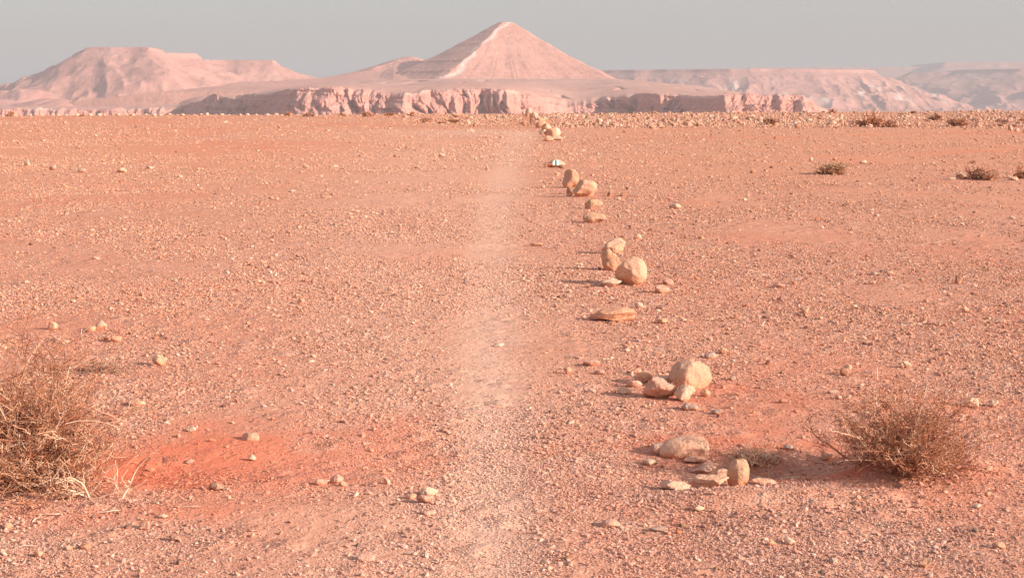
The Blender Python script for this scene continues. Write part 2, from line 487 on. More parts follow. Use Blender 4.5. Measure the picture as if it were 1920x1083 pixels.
uniq = [
 (1025,314,14,9,'brown','dull brown stone touching the left end of the waymark stone',{}),
 (1053,316,14,7,'dark','small dark stone at the right foot of the waymark stone',{}),
 (1045,328,13,5,'orange','flat orange stone just in front of the waymark stone',{}),
 (1071,352,31,36,'tan','upright split tan boulder behind the larger round one, above the far pair',dict(tilt=-24,cuts=7)),
 (1074,364,24,14,'brown','brown boulder wedged in the gap between the upright and the round boulder',{}),
 (1097,369,46,33,'buff','large rounded buff boulder in front of the upright split one',dict(cuts=11)),
 (1067,369,12,7,'buff','small stone at the left foot of the large rounded buff boulder',{}),
 (1113,392,34,20,'tan','tan boulder with a chipped front between the round pair and the grey-topped one',dict(tilt=12)),
 (1115,418,44,21,'tan','flat-bottomed tan boulder with grey top, lowest of the far pair of four',dict(tilt=4,cuts=12)),
 (1018,353,9,6,'buff','small buff stone with a long shadow between the path and the upright split boulder',{}),
 (1145,368,13,9,'brown','small brown stone right of the large rounded buff boulder, first of two',{}),
 (1170,368,14,7,'brown','small brown stone right of the large rounded buff boulder, second of two',{}),
 (1177,356,9,6,'dark','small dark stone behind the two brown stones',{}),
 (1266,392,23,11,'white','white-topped stone alone on the plain right of the boulder line',{}),
 (1196,448,16,10,'buff','small round buff stone above the trio of boulders',{}),
 (1315,448,12,6,'orange','small orange stone alone right of the trio of boulders',{}),
 (1006,461,23,6,'orange','long flat orange stone beside the right edge of the path',{}),
 (1153,476,45,28,'buff','oval mottled boulder at the back of the trio',dict(tilt=30,cuts=7)),
 (1144,507,37,42,'tan','slab-sided tan boulder in the middle of the trio',dict(tilt=38,cuts=8)),
 (1184,535,61,54,'buff','largest boulder of the trio, blocky with a mottled orange face',dict(cuts=9,rough=0.09,tilt=8,lo=0.7,hi=0.96,seed=9001)),
 (1146,538,41,16,'pale','low pale stone at the left foot of the largest boulder of the trio',dict(tilt=10)),
 (1242,549,29,16,'pink','pinkish round stone right of the trio, nearer of the two',{}),
 (1253,534,22,12,'pink','pinkish round stone right of the trio, farther of the two',{}),
 (1149,603,92,27,'orange','long low orange boulder lying flat below the trio',dict(tilt=2,cuts=12,depth=45,shear=-0.4)),
 (1198,578,16,12,'pale','small pointed white stone standing above the long low orange boulder',dict(lo=0.7,hi=0.95,cuts=6)),
 (1175,586,10,12,'orange','tiny upright orange stone leaning behind the long low boulder',{}),
 (1241,607,25,10,'orange','flat orange stone right of the long low boulder',{}),
 (1297,728,83,54,'buff','biggest cream boulder, domed with a mottled face, behind the cluster of four',dict(cuts=8,rough=0.07)),
 (1207,717,37,23,'orange','smooth orange egg-shaped boulder at the left back of the cluster',dict(cuts=4,rough=0.06,tilt=6)),
 (1240,721,42,17,'pale','pale stone peeping over the broad pitted boulder of the cluster',{}),
 (1237,748,66,42,'pink','broad pinkish boulder with a small white spot, in the middle of the cluster',dict(tilt=12,cuts=12)),
 (1285,752,43,33,'pale','cracked cream boulder at the right front of the cluster',dict(tilt=16,cuts=9)),
 (1190,726,30,13,'pink','flat pinkish stone left of the cluster behind the low grey one',{}),
 (1170,739,28,13,'buff','low half-buried stone at the left end of the cluster',{}),
 (1323,743,20,14,'orange','small pyramidal orange stone below the biggest cream boulder',dict(cuts=12)),
 (1294,769,36,15,'grey','grey-topped flat stone in front of the cracked cream boulder',{}),
 (1344,777,21,10,'grey','small two-toned stone at the lower right of the cluster',{}),
 (1064,701,16,14,'orange','small round orange stone alone left of the cluster, by the path',{}),
 (1122,702,21,9,'pink','low pink stone left of the cluster',{}),
 (1108,686,34,12,'pink','half-buried pink slab behind the low pink stone',{}),
 (1193,700,20,9,'orange','flat orange stone behind the egg-shaped boulder',{}),
 (1355,663,17,12,'orange','blocky orange stone behind the biggest cream boulder',dict(cuts=12)),
 (1333,673,24,13,'grey','grey-striped stone behind the biggest cream boulder',{}),
 (1374,713,13,9,'grey','small blue-grey stone right of the biggest cream boulder',{}),
 (1282,858,100,38,'peach','broad smooth boulder half sunk in the hollow, largest of the near stones',dict(cuts=8,rough=0.06,tilt=6,depth=60,embed=0.3)),
 (1234,853,28,24,'grey','grey angular stone at the left end of the broad sunken boulder',dict(cuts=12)),
 (1256,841,36,18,'pale','pale jagged stone behind the left end of the broad sunken boulder',dict(cuts=12)),
 (1308,864,54,12,'pink','flat pink stone at the front foot of the broad sunken boulder',dict(embed=0.3)),
 (1322,890,56,22,'pink','domed pink stone behind the near row of stones in the hollow',dict(embed=0.3,tilt=6)),
 (1352,905,36,31,'peach','upturned rounded end stone leaning against the standing boulder',dict(tilt=-30,cuts=6)),
 (1328,914,84,26,'peach','long orange-faced stone lying in the near row of stones',dict(cuts=7,embed=0.25,tilt=4)),
 (1385,912,44,56,'tan','upright boulder standing among dry litter, grey on its left side',dict(cuts=6,rough=0.08,tilt=-4,depth=36,lo=0.74,hi=0.95,seed=9011)),
 (1268,918,60,20,'peach','pale sloping stone at the left end of the near row',dict(embed=0.3,tilt=-8)),
 (1437,909,56,13,'peach','low pale stone right of the standing boulder, half buried',dict(embed=0.35)),
 (1218,873,26,13,'pale','small pale stone in the gravel left of the hollow',{}),
 (1553,862,24,12,'orange','orange angular stone at the edge of the shadow left of the right shrub',dict(cuts=12)),
 (1480,843,22,9,'grey','flat greyish stone above the shadow of the right shrub',{}),
 (1145,988,38,17,'pink','smooth domed pink stone alone in the near gravel right of the path',dict(cuts=3,rough=0.05,embed=0.4)),
 (1310,958,25,10,'pale','small bright flat stone in the near gravel below the hollow',{}),
 (1273,1000,14,7,'red','small brick-red stone in the near gravel',{}),
 (1236,996,34,8,'grey','thin mauve-grey slab in the near gravel',{}),
 (97,618,20,17,'buff','upright round stone behind the left shrub, first of the row',dict(tilt=16)),
 (188,618,25,17,'buff','rounded buff stone with a dark left side, middle of the row behind the left shrub',{}),
 (168,622,18,10,'orange','small stone tucked left of the rounded buff stone',{}),
 (216,641,21,12,'orange','stone right of the rounded buff stone, nearer to the path',{}),
 (200,638,14,9,'brown','small brown stone touching its orange neighbour',{}),
 (121,644,17,7,'pale','flat pale stone behind the top of the left shrub',{}),
 (297,685,30,20,'tan','large angular wedge stone right of the low dead clump',dict(cuts=12,tilt=-14)),
 (255,761,32,12,'buff','two-toned buff stone right of the left shrub',{}),
 (357,809,22,9,'white','flat whitish stone at the top edge of the red earth',{}),
 (468,825,37,16,'buff','smooth domed stone half buried at the edge of the red earth',dict(cuts=3,rough=0.05,embed=0.4)),
 (473,864,16,12,'white','small bright white stone on the red earth',{}),
 (354,869,15,7,'grey','small grey flat stone on the red earth near the left shrub',{}),
 (404,918,30,14,'brown','brown oval stone with a grey neighbour at the lower edge of the red earth',dict(cuts=5)),
 (422,920,14,7,'grey','little grey stone beside the brown oval one',{}),
 (604,909,30,13,'pink','pink stone of the small heap below the red earth, left end',{}),
 (630,906,28,18,'pink','tallest stone of the small heap below the red earth',dict(cuts=12)),
 (643,911,16,10,'orange','orange stone of the small heap below the red earth, right end',{}),
 (725,908,14,14,'pink','leaning thin stone between the small heap and the path',dict(tilt=22)),
 (804,932,38,20,'pale','pale round-topped stone left of the path, back one of three',dict(cuts=5)),
 (796,944,34,17,'pink','pink oval stone left of the path, front one of three',dict(cuts=5)),
 (771,936,20,11,'orange','flat stone at the left of the three beside the path',{}),
 (802,965,32,7,'pink','thin flat slab just in front of the three stones',{}),
 (685,1051,35,14,'pink','smooth domed stone near the bottom edge of the photo, left of the path',dict(cuts=3,rough=0.05,embed=0.4)),
 (564,570,14,12,'orange','small pointed orange stone alone on the plain left of the path',dict(tilt=24)),
 (934,650,22,7,'white','thin whitish slab on the path itself',{}),
 (1511,588,14,13,'tan','small tan block with a dark left side on the right plain',dict(cuts=12)),
 (1461,540,21,9,'pink','low two-toned stone on the right plain',{}),
 (1668,517,13,10,'tan','round tan stone right of the low pale slab on the right plain',{}),
 (1641,516,16,7,'pale','low pale slab on the right plain',{}),
 (1811,586,14,12,'orange','round orange stone far right on the plain',{}),
 (1798,532,14,18,'brown','small brown spire-shaped stone far right on the plain',dict(cuts=12)),
 (1635,533,16,8,'pink','pale pink stone with a bright neighbour on the right plain',{}),
 (1583,704,19,15,'brown','dark-sided stone just above the right shrub, left of its top',{}),
 (1590,695,18,12,'buff','buff stone touching the dark-sided one above the right shrub',{}),
 (1700,690,16,14,'pale','cream stone pair above the right shrub, right one',{}),
 (1693,690,12,11,'orange','orange half of the stone pair above the right shrub',{}),
 (1441,685,12,11,'brown','squarish rusty stone in the gravel right of the biggest cream boulder',dict(cuts=12)),
 (1562,738,19,8,'grey','flat grey stone left of the right shrub',{}),
 (1573,748,14,8,'pink','pink stone left of the right shrub, below the flat grey one',{}),
 (1469,755,18,8,'brown','flat brown stone in the gravel below the rusty square one',{}),
 (1822,764,30,20,'pale','cream pointed stone right of the right shrub, larger of two',dict(cuts=12)),
 (1863,763,21,14,'pale','cream stone with a dark left side right of the shrub, smaller of two',{}),
 (1833,953,18,8,'white','small bright white flat stone at the lower right',{}),
 (1735,1064,26,20,'tan','pointed tan stone near the bottom right edge',dict(cuts=12)),
 (1481,1021,24,14,'pale','angular pale stone in the lower right gravel',dict(cuts=12)),
 (1448,1022,18,10,'orange','orange stone left of the angular pale one in the lower right gravel',{}),
 (1563,1055,20,10,'grey','smooth grey stone at the bottom right',{}),
 (1874,1028,26,13,'tan','two-toned tan stone at the far lower right',{}),
 (1609,936,14,8,'buff','small buff stone below the right shrub',{}),
 (1629,936,12,8,'grey','small grey stone below the right shrub',{}),
 (1853,930,12,9,'tan','small tan stone at the lower right above the white one',{}),
 (13,991,20,13,'buff','rounded buff stone at the left edge below the left shrub',dict(cuts=5)),
 (70,1044,20,13,'orange','squared orange stone in the gravel at the lower left',dict(cuts=12)),
 (270,992,20,16,'pink','pointed pink stone below the left shrub among dark chips',dict(cuts=12)),
 (214,995,12,6,'grey','small blue-grey chip left of the pointed pink stone',{}),
 (238,991,16,8,'dark','dark chip left of the pointed pink stone',{}),
 (325,1014,24,11,'brown','low brown stone in the gravel at the lower left',{}),
 (337,1058,18,9,'dark','dark chip near the bottom edge at the lower left',{}),
 (304,972,20,8,'pale','pale flat stone below the red earth on the left',{}),
 (158,1029,26,9,'brown','reddish flat stone in the gravel at the lower left',{}),
 (128,1031,16,9,'orange','orange flat stone in the gravel at the lower left',{}),
 (50,311,11,12,'pale','upright pale stone on the far left plain, first of the row of five',{}),
 (98,319,14,9,'grey','grey blocky stone in the far left row of five, second',{}),
 (153,323,15,8,'grey','grey domed stone in the far left row of five, third',{}),
 (227,324,19,10,'buff','widest buff stone in the far left row of five',{}),
 (281,317,14,5,'white','flat white stone in the far left row of five, last',{}),
 (226,344,7,7,'red','small dark red stone below the widest stone of the far left row',{}),
 (489,384,9,8,'brown','small brown wedge stone on the left plain midway',{}),
 (508,373,10,5,'buff','small buff stone above the brown wedge on the left plain',{}),
 (742,295,11,5,'brown','small brown-tipped stone left of the distant path',{}),
 (828,294,12,8,'pale','small round pale stone left of the distant path',{}),
 (625,314,18,5,'pale','long flat pale stone on the distant left plain',{}),
 (573,314,14,4,'white','flat white stone on the distant left plain beside the long one',{}),
 (547,360,14,4,'white','thin white stone on the left plain midway',{}),
 (610,371,22,4,'tan','long thin tan stone on the left plain midway',{}),
 (1412,325,12,8,'brown','small dark-sided stone left of the olive shrub',{}),
 (1521,303,8,9,'pale','small upright pale stone behind the olive shrub, left one',{}),
 (1565,301,8,7,'orange','small orange stone behind the olive shrub, right one',{}),
 (1619,307,14,7,'white','white stone right of the olive shrub',{}),
 (1455,261,8,5,'red','small brick-red stone on the distant right plain',{}),
 (1749,308,8,5,'white','small white stone on the far right plain, right one of two',{}),
 (1732,310,7,4,'white','small white stone on the far right plain, left one of two',{}),
 (1824,307,13,6,'dark','flat dark stone on the far right plain',{}),
 (1802,332,18,10,'white','cream stone with a dark hollow beside the low grey shrub',{}),
 (1785,338,16,6,'pale','flat pale stone left of the cream stone by the low grey shrub',{}),
 (1903,338,18,7,'buff','buff stone between the low grey shrub and the right edge',{}),
 (1895,246,9,12,'grey','upright grey stone at the near edge of the rocky rim, far right',{}),
 (1907,247,11,7,'pale','pale stone beside the upright grey one at the rocky rim',{}),
 (1496,240,11,8,'brown','brown peaked stone at the near edge of the rocky rim',{}),
 (1569,241,8,4,'dark','small dark stone just in front of the rocky rim',{}),
 (1533,413,11,7,'red','dark rusty stone on the right plain below the olive shrub',{}),
 (1898,411,12,5,'white','flat white stone at the right edge midway',{}),
 (1634,400,8,4,'white','small white stone on the right plain below the olive shrub',{}),
]
for i, (px, py, w, h, c, lb, kw) in enumerate(uniq):
    big = w * h > 500
    d = dict(sub=5 if w > 55 else (4 if big else 3), rough=0.19 if big else 0.17, cuts=13, lo=0.5, hi=0.86)
    d.update(kw)
    nm, ct = ('boulder', 'boulder') if (w / max(py - HZ, 1) > 0.075 and h > 14) else ('stone', 'stone')
    sd_ = d.pop('seed', 1000 + i)
    S(px, py, w, h, c, lb, sd_, name=nm, cat=ct, **d)

# --- countable loose stones, copies of a small library
LIB = []
for k in range(16):
    V, Fc = rock_shape(5000 + k, 2, 8, 0.2)
    LIB.append(mesh_np('stone', V, Fc, M_STONE, k % 3 == 0))
def small_stones(n, pxr, pyr, wr, cols, label, group, seed, flatness=(0.35, 0.7)):
    rg = np.random.default_rng(seed)
    for i in range(n):
        px = rg.uniform(*pxr); py = rg.uniform(*pyr)
        w = wr[0] * (wr[1] / wr[0]) ** (rg.random() ** 1.8)
        x, y, z = place(px, py); s = y / F
        cn = cols[rg.integers(len(cols))]; k = rg.uniform(0.85, 1.08); c = C[cn]
        o = link('stone', LIB[rg.integers(16)], loc=(x, y, z + 0.12 * w * s), label=label, category='stone', group=group)
        o.scale = (w * s / 2, w * s / 2 * rg.uniform(0.7, 1), w * s / 2 * rg.uniform(*flatness))
        o.rotation_euler = (rg.uniform(-.3, .3), rg.uniform(-.3, .3), rg.uniform(0, 6.28))
        o.color = (c[0] * k, c[1] * k, c[2] * k, 1)
small_stones(16, (0, 820), (255, 420), (4, 9), ['pale', 'buff', 'pink', 'orange'], 'tiny pale stone among many on the distant left plain', 'tiny stones on the distant left plain', 71)
small_stones(12, (0, 820), (255, 420), (4, 7), ['brown', 'dark'], 'tiny dark stone among many on the distant left plain', 'tiny dark stones on the distant left plain', 72)
small_stones(16, (1120, 1920), (262, 420), (4, 9), ['pale', 'buff', 'pink', 'orange'], 'tiny pale stone among many on the distant right plain', 'tiny stones on the distant right plain', 73)
small_stones(12, (1120, 1920), (262, 420), (4, 7), ['brown', 'dark'], 'tiny dark stone among many on the distant right plain', 'tiny dark stones on the distant right plain', 74)
small_stones(22, (0, 860), (430, 780), (7, 14), ['buff', 'pink', 'orange', 'pink'], 'small pinkish stone among the gravel left of the path', 'small stones in the gravel left of the path', 75)
small_stones(22, (1010, 1900), (430, 800), (7, 14), ['buff', 'pink', 'orange', 'tan'], 'small pinkish stone among the gravel right of the path', 'small stones in the gravel right of the path', 76)
small_stones(14, (0, 860), (900, 1080), (9, 19), ['buff', 'pink', 'orange', 'grey'], 'small stone among the near gravel left of the path', 'small stones in the near gravel left of the path', 77)
small_stones(16, (1000, 1900), (920, 1080), (9, 19), ['buff', 'pink', 'orange', 'grey', 'tan'], 'small stone among the near gravel right of the path', 'small stones in the near gravel right of the path', 78)

# ------------------------------------------------------------------ gravel (uncountable)
PAL = np.array([(0.66, 0.33, 0.235), (0.70, 0.39, 0.285), (0.72, 0.45, 0.34), (0.62, 0.27, 0.18), (0.45, 0.21, 0.155), (0.28, 0.14, 0.11), (0.44, 0.30, 0.26), (0.74, 0.54, 0.42), (0.66, 0.34, 0.22), (0.62, 0.27, 0.17)])
PALP = np.array([.22, .17, .08,   .13, .11, .10, .02, .015, .09, .10]); PALP = PALP / PALP.sum()
def scatter(x, y, r, cols, rg, bases, flat_rng=(0.25, 0.75), sink=0.2, smooth=False):
    Vs, Fs, Cs = [], [], []
    off = 0
    which = rg.integers(len(bases), size=len(x))
    z = H(x, y)
    for b, (BV, BF) in enumerate(bases):
        i = np.where(which == b)[0]
        if not len(i): continue
        n = len(i); a = rg.uniform(0, 6.283, n); fl = rg.uniform(*flat_rng, n); el = rg.uniform(0.65, 1.35, n)
        tx = rg.normal(0, 0.25, n); ty = rg.normal(0, 0.25, n)
        P = BV[None] * np.stack([r[i] * el, r[i] / el, r[i] * fl], -1)[:, None, :]
        X = P[..., 0]; Y = P[..., 1]; Z = P[..., 2]
        Z = Z + X * tx[:, None] + Y * ty[:, None]
        ca, sa = np.cos(a)[:, None], np.sin(a)[:, None]
        X, Y = X * ca - Y * sa, X * sa + Y * ca
        P = np.stack([X + x[i][:, None], Y + y[i][:, None], Z + (z[i] + r[i] * fl * (1 - 2 * sink))[:, None]], -1)
        m = BV.shape[0]
        Vs.append(P.reshape(-1, 3)); Fs.append((BF[None] + (np.arange(n) * m)[:, None, None]).reshape(-1, 3) + off)
        Cs.append(np.repeat(cols[i], m, 0)); off += n * m
    return np.vstack(Vs), np.vstack(Fs), np.vstack(Cs)

small_bases = [rock_shape(7000 + k, 1, 3, 0.35) for k in range(10)]
med_bases = [rock_shape(7100 + k, 2, 8, 0.22) for k in range(14)]

def gravel():
    rg = np.random.default_rng(11)
    N = 1800000
    q = rg.uniform(28, 960, N)                  # picture rows below the horizon at their ground distance
    y = CAMZ * F / q
    keep = rg.random(N) < np.interp(y, [4, 8, 20, 60, 150], [1, 1, 1.0, 0.75, 0.5])
    y = y[keep]
    x = rg.uniform(-1, 1, len(y)) * (0.43 * y + 1.4)
    red, pale, pm = masks(x, y)
    gd = grit_density(x, y, red, pm)
    keep = rg.random(len(y)) < gd ** 1.3 * np.interp(y, [7, 14], [0.50, 0.66])
    keep &= y < rim_y(x)
    x, y, red, pm = x[keep], y[keep], red[keep], pm[keep]
    n = len(x)
    rmin = np.clip(0.00056 * y, 0.0028, 0.06) * np.interp(y, [5.5, 9, 14, 25, 60], [0.84, 0.74, 0.64, 0.58, 0.55])
    u = rg.random(n)
    r = rmin * (1 - u) ** (-1 / np.interp(y, [7, 14], [3.6, 4.3]))
    r = np.minimum(r, np.where(pm > 0.3, 2.2, 4.5) * rmin)
    ci = rg.choice(len(PAL), n, p=PALP)
    cols = PAL[ci] * rg.uniform(0.86, 1.12, (n, 1))
    nn_ = 0.35 * (1 - sst(6, 9, y))[:, None]; cols = cols * (1 - nn_) + cols.mean(1, keepdims=True) * np.array([1.36, 0.86, 0.74]) * nn_
    rr = red[:, None] * 0.8
    cols = cols * (1 - rr) + np.array([0.66, 0.22, 0.12]) * rr
    oc = 0.5 * sst(12, 45, y)[:, None]; cols = cols * (1 - oc) + np.array([0.72, 0.40, 0.27]) * oc
    pp = np.clip(masks(x, y)[1], 0, 1)[:, None] * 0.6
    pp = np.clip(pp * 1.2, 0, 0.8); cols = cols * (1 - pp) + np.array([0.76, 0.49, 0.385]) * pp
    big = r > 1.9 * rmin
    A = scatter(x[~big], y[~big], r[~big], cols[~big], rg, small_bases)
    B = scatter(x[big], y[big], r[big], cols[big], rg, med_bases)
    V = np.vstack([A[0], B[0]]); Fc = np.vstack([A[1], B[1] + len(A[0])]); Cc = np.vstack([A[2], B[2]])
    print('gravel', n, 'stones', len(Fc), 'faces')
    link('gravel', mesh_np('gravel', V, Fc, M_GRAVEL, False, colattr=Cc), kind='stuff', label='loose angular gravel covering the red plain')
gravel()

def rim_rocks():
    rg = np.random.default_rng(12)
    N = 105000
    y = rg.uniform(78, 178, N); x = rg.uniform(-0.44, 0.44, N) * y
    py = HZ + CAMZ * F / y; px = 960 + x / y * F
    near_edge = np.interp(px, [0, 430, 700, 860, 1000, 1100, 1920], [215.5, 217, 222, 235, 236, 241, 243]) + 2.5 * fbm(px * 0.02, px * 0, 3, 90)
    dens = np.interp(px, [0, 400, 700, 950, 1060, 1200, 1920], [0.16, 0.2, 0.26, 0.40, 0.46, 0.58, 0.46])
    ey = CAMZ * F / (near_edge - HZ)
    keep = (y > ey) & (y < rim_y(x) - 0.3) & (rg.random(N) < dens * (0.55 + 0.5 * sst(0, 12, y - ey)) * np.clip(0.75 + fbm(x * .1, y * .06, 3, 91), 0.1, 1))
    hp = HZ + CAMZ * F / y; hx = np.interp(hp, [215, 225, 240, 262], [990, 1003, 1018, 1036]); keep &= ~((np.abs(960 + x / y * F - hx) < 20))
    x, y = x[keep], y[keep]; n = len(x)
    r = 0.041 * (1 - rg.random(n)) ** (-1 / 3.0); r = np.minimum(r, 0.22)
    pal = np.array([C['pale'], C['buff'], C['tan'], C['pink'], C['white'], C['grey']])
    cols = pal[rg.choice(6, n, p=[.14, .28, .20, .30, .03, .05])] * rg.uniform(0.72, 0.96, (n, 1))
    V, Fc, Cc = scatter(x, y, r, cols, rg, med_bases, (0.45, 0.85), 0.22)
    link('rim_rubble', mesh_np('rim_rubble', V, Fc, M_GRAVEL, False, colattr=Cc), kind='stuff', label='dense belt of pale rubble along the far rim of the plain')
    # countable pale stones standing on the rim line at the left
    for i in range(34):
        px = 12 + i * 17.5 + rg.uniform(-6, 6); w = rg.uniform(5, 10)
        yy = CAMZ * F / (215.6 - HZ) ; xx = (px - 960) / F * yy; yy = min(yy + rg.uniform(-6, 0), float(rim_y(np.array(xx))) - 1.0); xx = (px - 960) / F * yy
        s = yy / F; c = C[['pale', 'buff', 'white'][rg.integers(3)]]
        o = link('stone', LIB[rg.integers(16)], loc=(xx, yy, float(H(xx, yy)) + 0.15 * w * s), label='pale stone on the skyline of the plain, left of the path', category='stone', group='pale stones along the left skyline of the plain')
        o.scale = (w * s / 2, w * s / 2, w * s / 2 * rg.uniform(.5, .8)); o.rotation_euler = (0, 0, rg.uniform(0, 6.3)); o.color = (*c, 1)
rim_rocks()

# ------------------------------------------------------------------ shrubs and twigs
def tubes(segs, cols):
    """segs: (n, 8): p0 xyz, r0, p1 xyz, r1 -> three-sided prisms"""
    S_ = np.asarray(segs, float)
    p0, r0, p1, r1 = S_[:, :3], S_[:, 3], S_[:, 4:7], S_[:, 7]
    d = p1 - p0; d /= np.maximum(np.linalg.norm(d, axis=1, keepdims=True), 1e-9)
    up = np.where(np.abs(d[:, 2:3]) < 0.9, np.array([[0, 0, 1.0]]), np.array([[1.0, 0, 0]]))
    a = np.cross(d, up); a /= np.linalg.norm(a, axis=1, keepdims=True); b = np.cross(d, a)
    ring = []
    for P, rr in ((p0, r0), (p1, r1)):
        for k in range(3):
            t = 2.0944 * k
            ring.append(P + rr[:, None] * (a * math.cos(t) + b * math.sin(t)))
    V = np.stack(ring, 1).reshape(-1, 3)
    n = len(S_); base = (np.arange(n) * 6)[:, None, None]
    Fq = np.array([[0, 1, 4, 3], [1, 2, 5, 4], [2, 0, 3, 5]])[None] + base
    return V, Fq.reshape(-1, 4), np.repeat(np.asarray(cols), 6, 0)

TW = dict(straw=(0.66, 0.365, 0.24), brown=(0.41, 0.175, 0.105), rust=(0.53, 0.225, 0.13), dark=(0.18, 0.09, 0.07), bleached=(0.83, 0.58, 0.43), olive=(0.52, 0.33, 0.20), grey=(0.42, 0.27, 0.20), redbrown=(0.56, 0.27, 0.17))

def grow(rg, base, rx, ry, rz, nstem, r0, rmin, pal, pw, levels=3, seglen=0.035, spread=1.0, kids=(7, 5)):
    thick, thin, tc, fc = [], [], [], []
    names = list(pal); pw = np.array(pw) / sum(pw)
    def limb(p, d, L, r, lev, c):
        n = max(2, int(L / seglen)); st = L / n
        pts = [p]
        for i in range(n):
            d = d + rg.normal(0, 0.26 if lev else 0.17, 3); d[2] += 0.02; d /= np.linalg.norm(d)
            q = pts[-1] + d * st
            if q[2] < base[2] + 0.004: q[2] = base[2] + 0.004
            ra = max(rmin, r * (1 - 0.75 * i / n)); rb = max(rmin * 0.8, r * (1 - 0.75 * (i + 1) / n))
            (thick if lev == 0 else thin).append((*pts[-1], ra, *q, rb)); (tc if lev == 0 else fc).append(c)
            pts.append(q)
        if lev < levels - 1:
            for _ in range(max(1, int(kids[min(lev, len(kids) - 1)] * rg.uniform(0.6, 1.3)))):
                k = int(len(pts) * rg.uniform(0.25, 1.0)); k = min(k, len(pts) - 1)
                dd = d + rg.normal(0, 0.85, 3); dd[2] = abs(dd[2]) * 0.8 + 0.1 * rg.normal(); dd /= np.linalg.norm(dd)
                cc = c if rg.random() < 0.5 else TW[names[rg.choice(len(names), p=pw)]]
                limb(pts[k].copy(), dd, L * rg.uniform(0.3, 0.55), r * 0.5, lev + 1, tuple(np.array(cc) * rg.uniform(0.85, 1.1)))
    for i in range(nstem):
        az = rg.uniform(0, 6.283); el = math.acos(rg.uniform(0.02, 1.0)) * spread   # angle from vertical
        d = np.array([math.sin(el) * math.cos(az), math.sin(el) * math.sin(az), math.cos(el)])
        reach = 1 / math.sqrt((d[0] / rx) ** 2 + (d[1] / ry) ** 2 + (d[2] / rz) ** 2)
        p = np.array(base) + np.array([rg.normal(0, rx * 0.24), rg.normal(0, ry * 0.2), -0.01])
        c = TW[names[rg.choice(len(names), p=pw)]]
        limb(p, d.copy(), reach * rg.uniform(0.55, 0.95), r0 * rg.uniform(0.6, 1.2), 0, tuple(np.array(c) * rg.uniform(0.85, 1.1)))
    return thick, tc, thin, fc

def shrub(px, py, w, h, label, seed, pal, pw, nstem=26, levels=3, kids=(7, 5), rt=None, group=None, name='shrub', cat='shrub', spread=1.0, depthk=0.9, extra=None):
    x, y, z = place(px, py); s = y / F
    rg = np.random.default_rng(seed)
    rx = w * s / 2; rz = h * s
    y += rx * 0.5
    z = float(H(x, y))
    e = link(name, None, loc=(x, y, z), label=label, category=cat)
    if group: e['group'] = group
    rmin = rt or max(0.0008, 0.00022 * y)
    th, tc, tn, fc = grow(rg, (0, 0, 0), rx, rx * depthk, rz, nstem, rmin * 3.6, rmin, pal, pw, levels, seglen=max(0.03, rx * 0.11), spread=spread, kids=kids)
    V, Fc, Cc = tubes(th, tc); link('branches', mesh_np('branches', V, Fc, M_TWIG, False, colattr=Cc), parent=e)
    V, Fc, Cc = tubes(tn, fc); link('twigs', mesh_np('twigs', V, Fc, M_TWIG, False, colattr=Cc), parent=e)
    return e

# right shrub
shrub(1722, 905, 275, 190, 'round brown thorny shrub at the right, casting its shadow leftward', 31, ('brown', 'rust', 'straw', 'bleached', 'dark'), (4.5, 4.5, 2.2, 1.0, 1.0), nstem=125, levels=4, kids=(7, 4, 3), rt=0.0012)
# left shrub, cut by the picture edge
shrub(8, 925, 400, 360, 'large straw-coloured dry shrub at the left edge of the plain', 32, ('brown', 'rust', 'straw', 'bleached', 'dark'), (4, 4.5, 2.6, 1.3, 1.0), nstem=180, levels=4, kids=(7, 4, 3), rt=0.0013)
shrub(182, 702, 120, 26, 'low grey dead clump lying just behind the left shrub', 33, ('grey', 'brown', 'bleached', 'dark'), (4, 3, 2, 2), nstem=34, levels=3, kids=(5, 4), rt=0.0011, name='dead_clump')
shrub(140, 945, 230, 95, 'sprawl of bleached bare branches at the right foot of the left shrub', 34, ('bleached', 'straw', 'rust'), (5, 3, 1), nstem=16, levels=3, kids=(4, 3), rt=0.0013, name='dead_branches', cat='dead shrub', spread=1.0)
shrub(1425, 889, 160, 18, 'tangle of dry straw litter around the standing boulder', 35, ('straw', 'bleached', 'brown', 'rust'), (4, 5, 0.3, 2), nstem=80, levels=3, kids=(5, 3), rt=0.0013, name='straw_litter', cat='dry litter', spread=1.0)
shrub(1262, 738, 56, 24, 'little dead tuft at the left foot of the biggest cream boulder', 36, ('bleached', 'grey', 'straw'), (3, 3, 2), nstem=16, levels=3, kids=(4, 3), rt=0.001, name='dry_tuft', cat='tuft')
shrub(1565, 328, 62, 22, 'low olive-green shrub alone on the middle of the right plain', 37, ('olive', 'brown', 'straw', 'olive'), (5, 2, 1, 3), nstem=60, levels=3, kids=(7, 4))
shrub(1842, 338, 60, 24, 'low grey-brown shrub beside cream stones on the right plain', 38, ('grey', 'brown', 'straw', 'rust'), (4, 3, 2, 2), nstem=44, levels=3, kids=(6, 4))
shrub(1922, 335, 36, 24, 'low grey-brown shrub cut by the right edge of the photo', 39, ('grey', 'brown', 'rust'), (4, 3, 2), nstem=30, levels=3, kids=(6, 4))
RB = ('redbrown', 'brown', 'rust', 'straw')
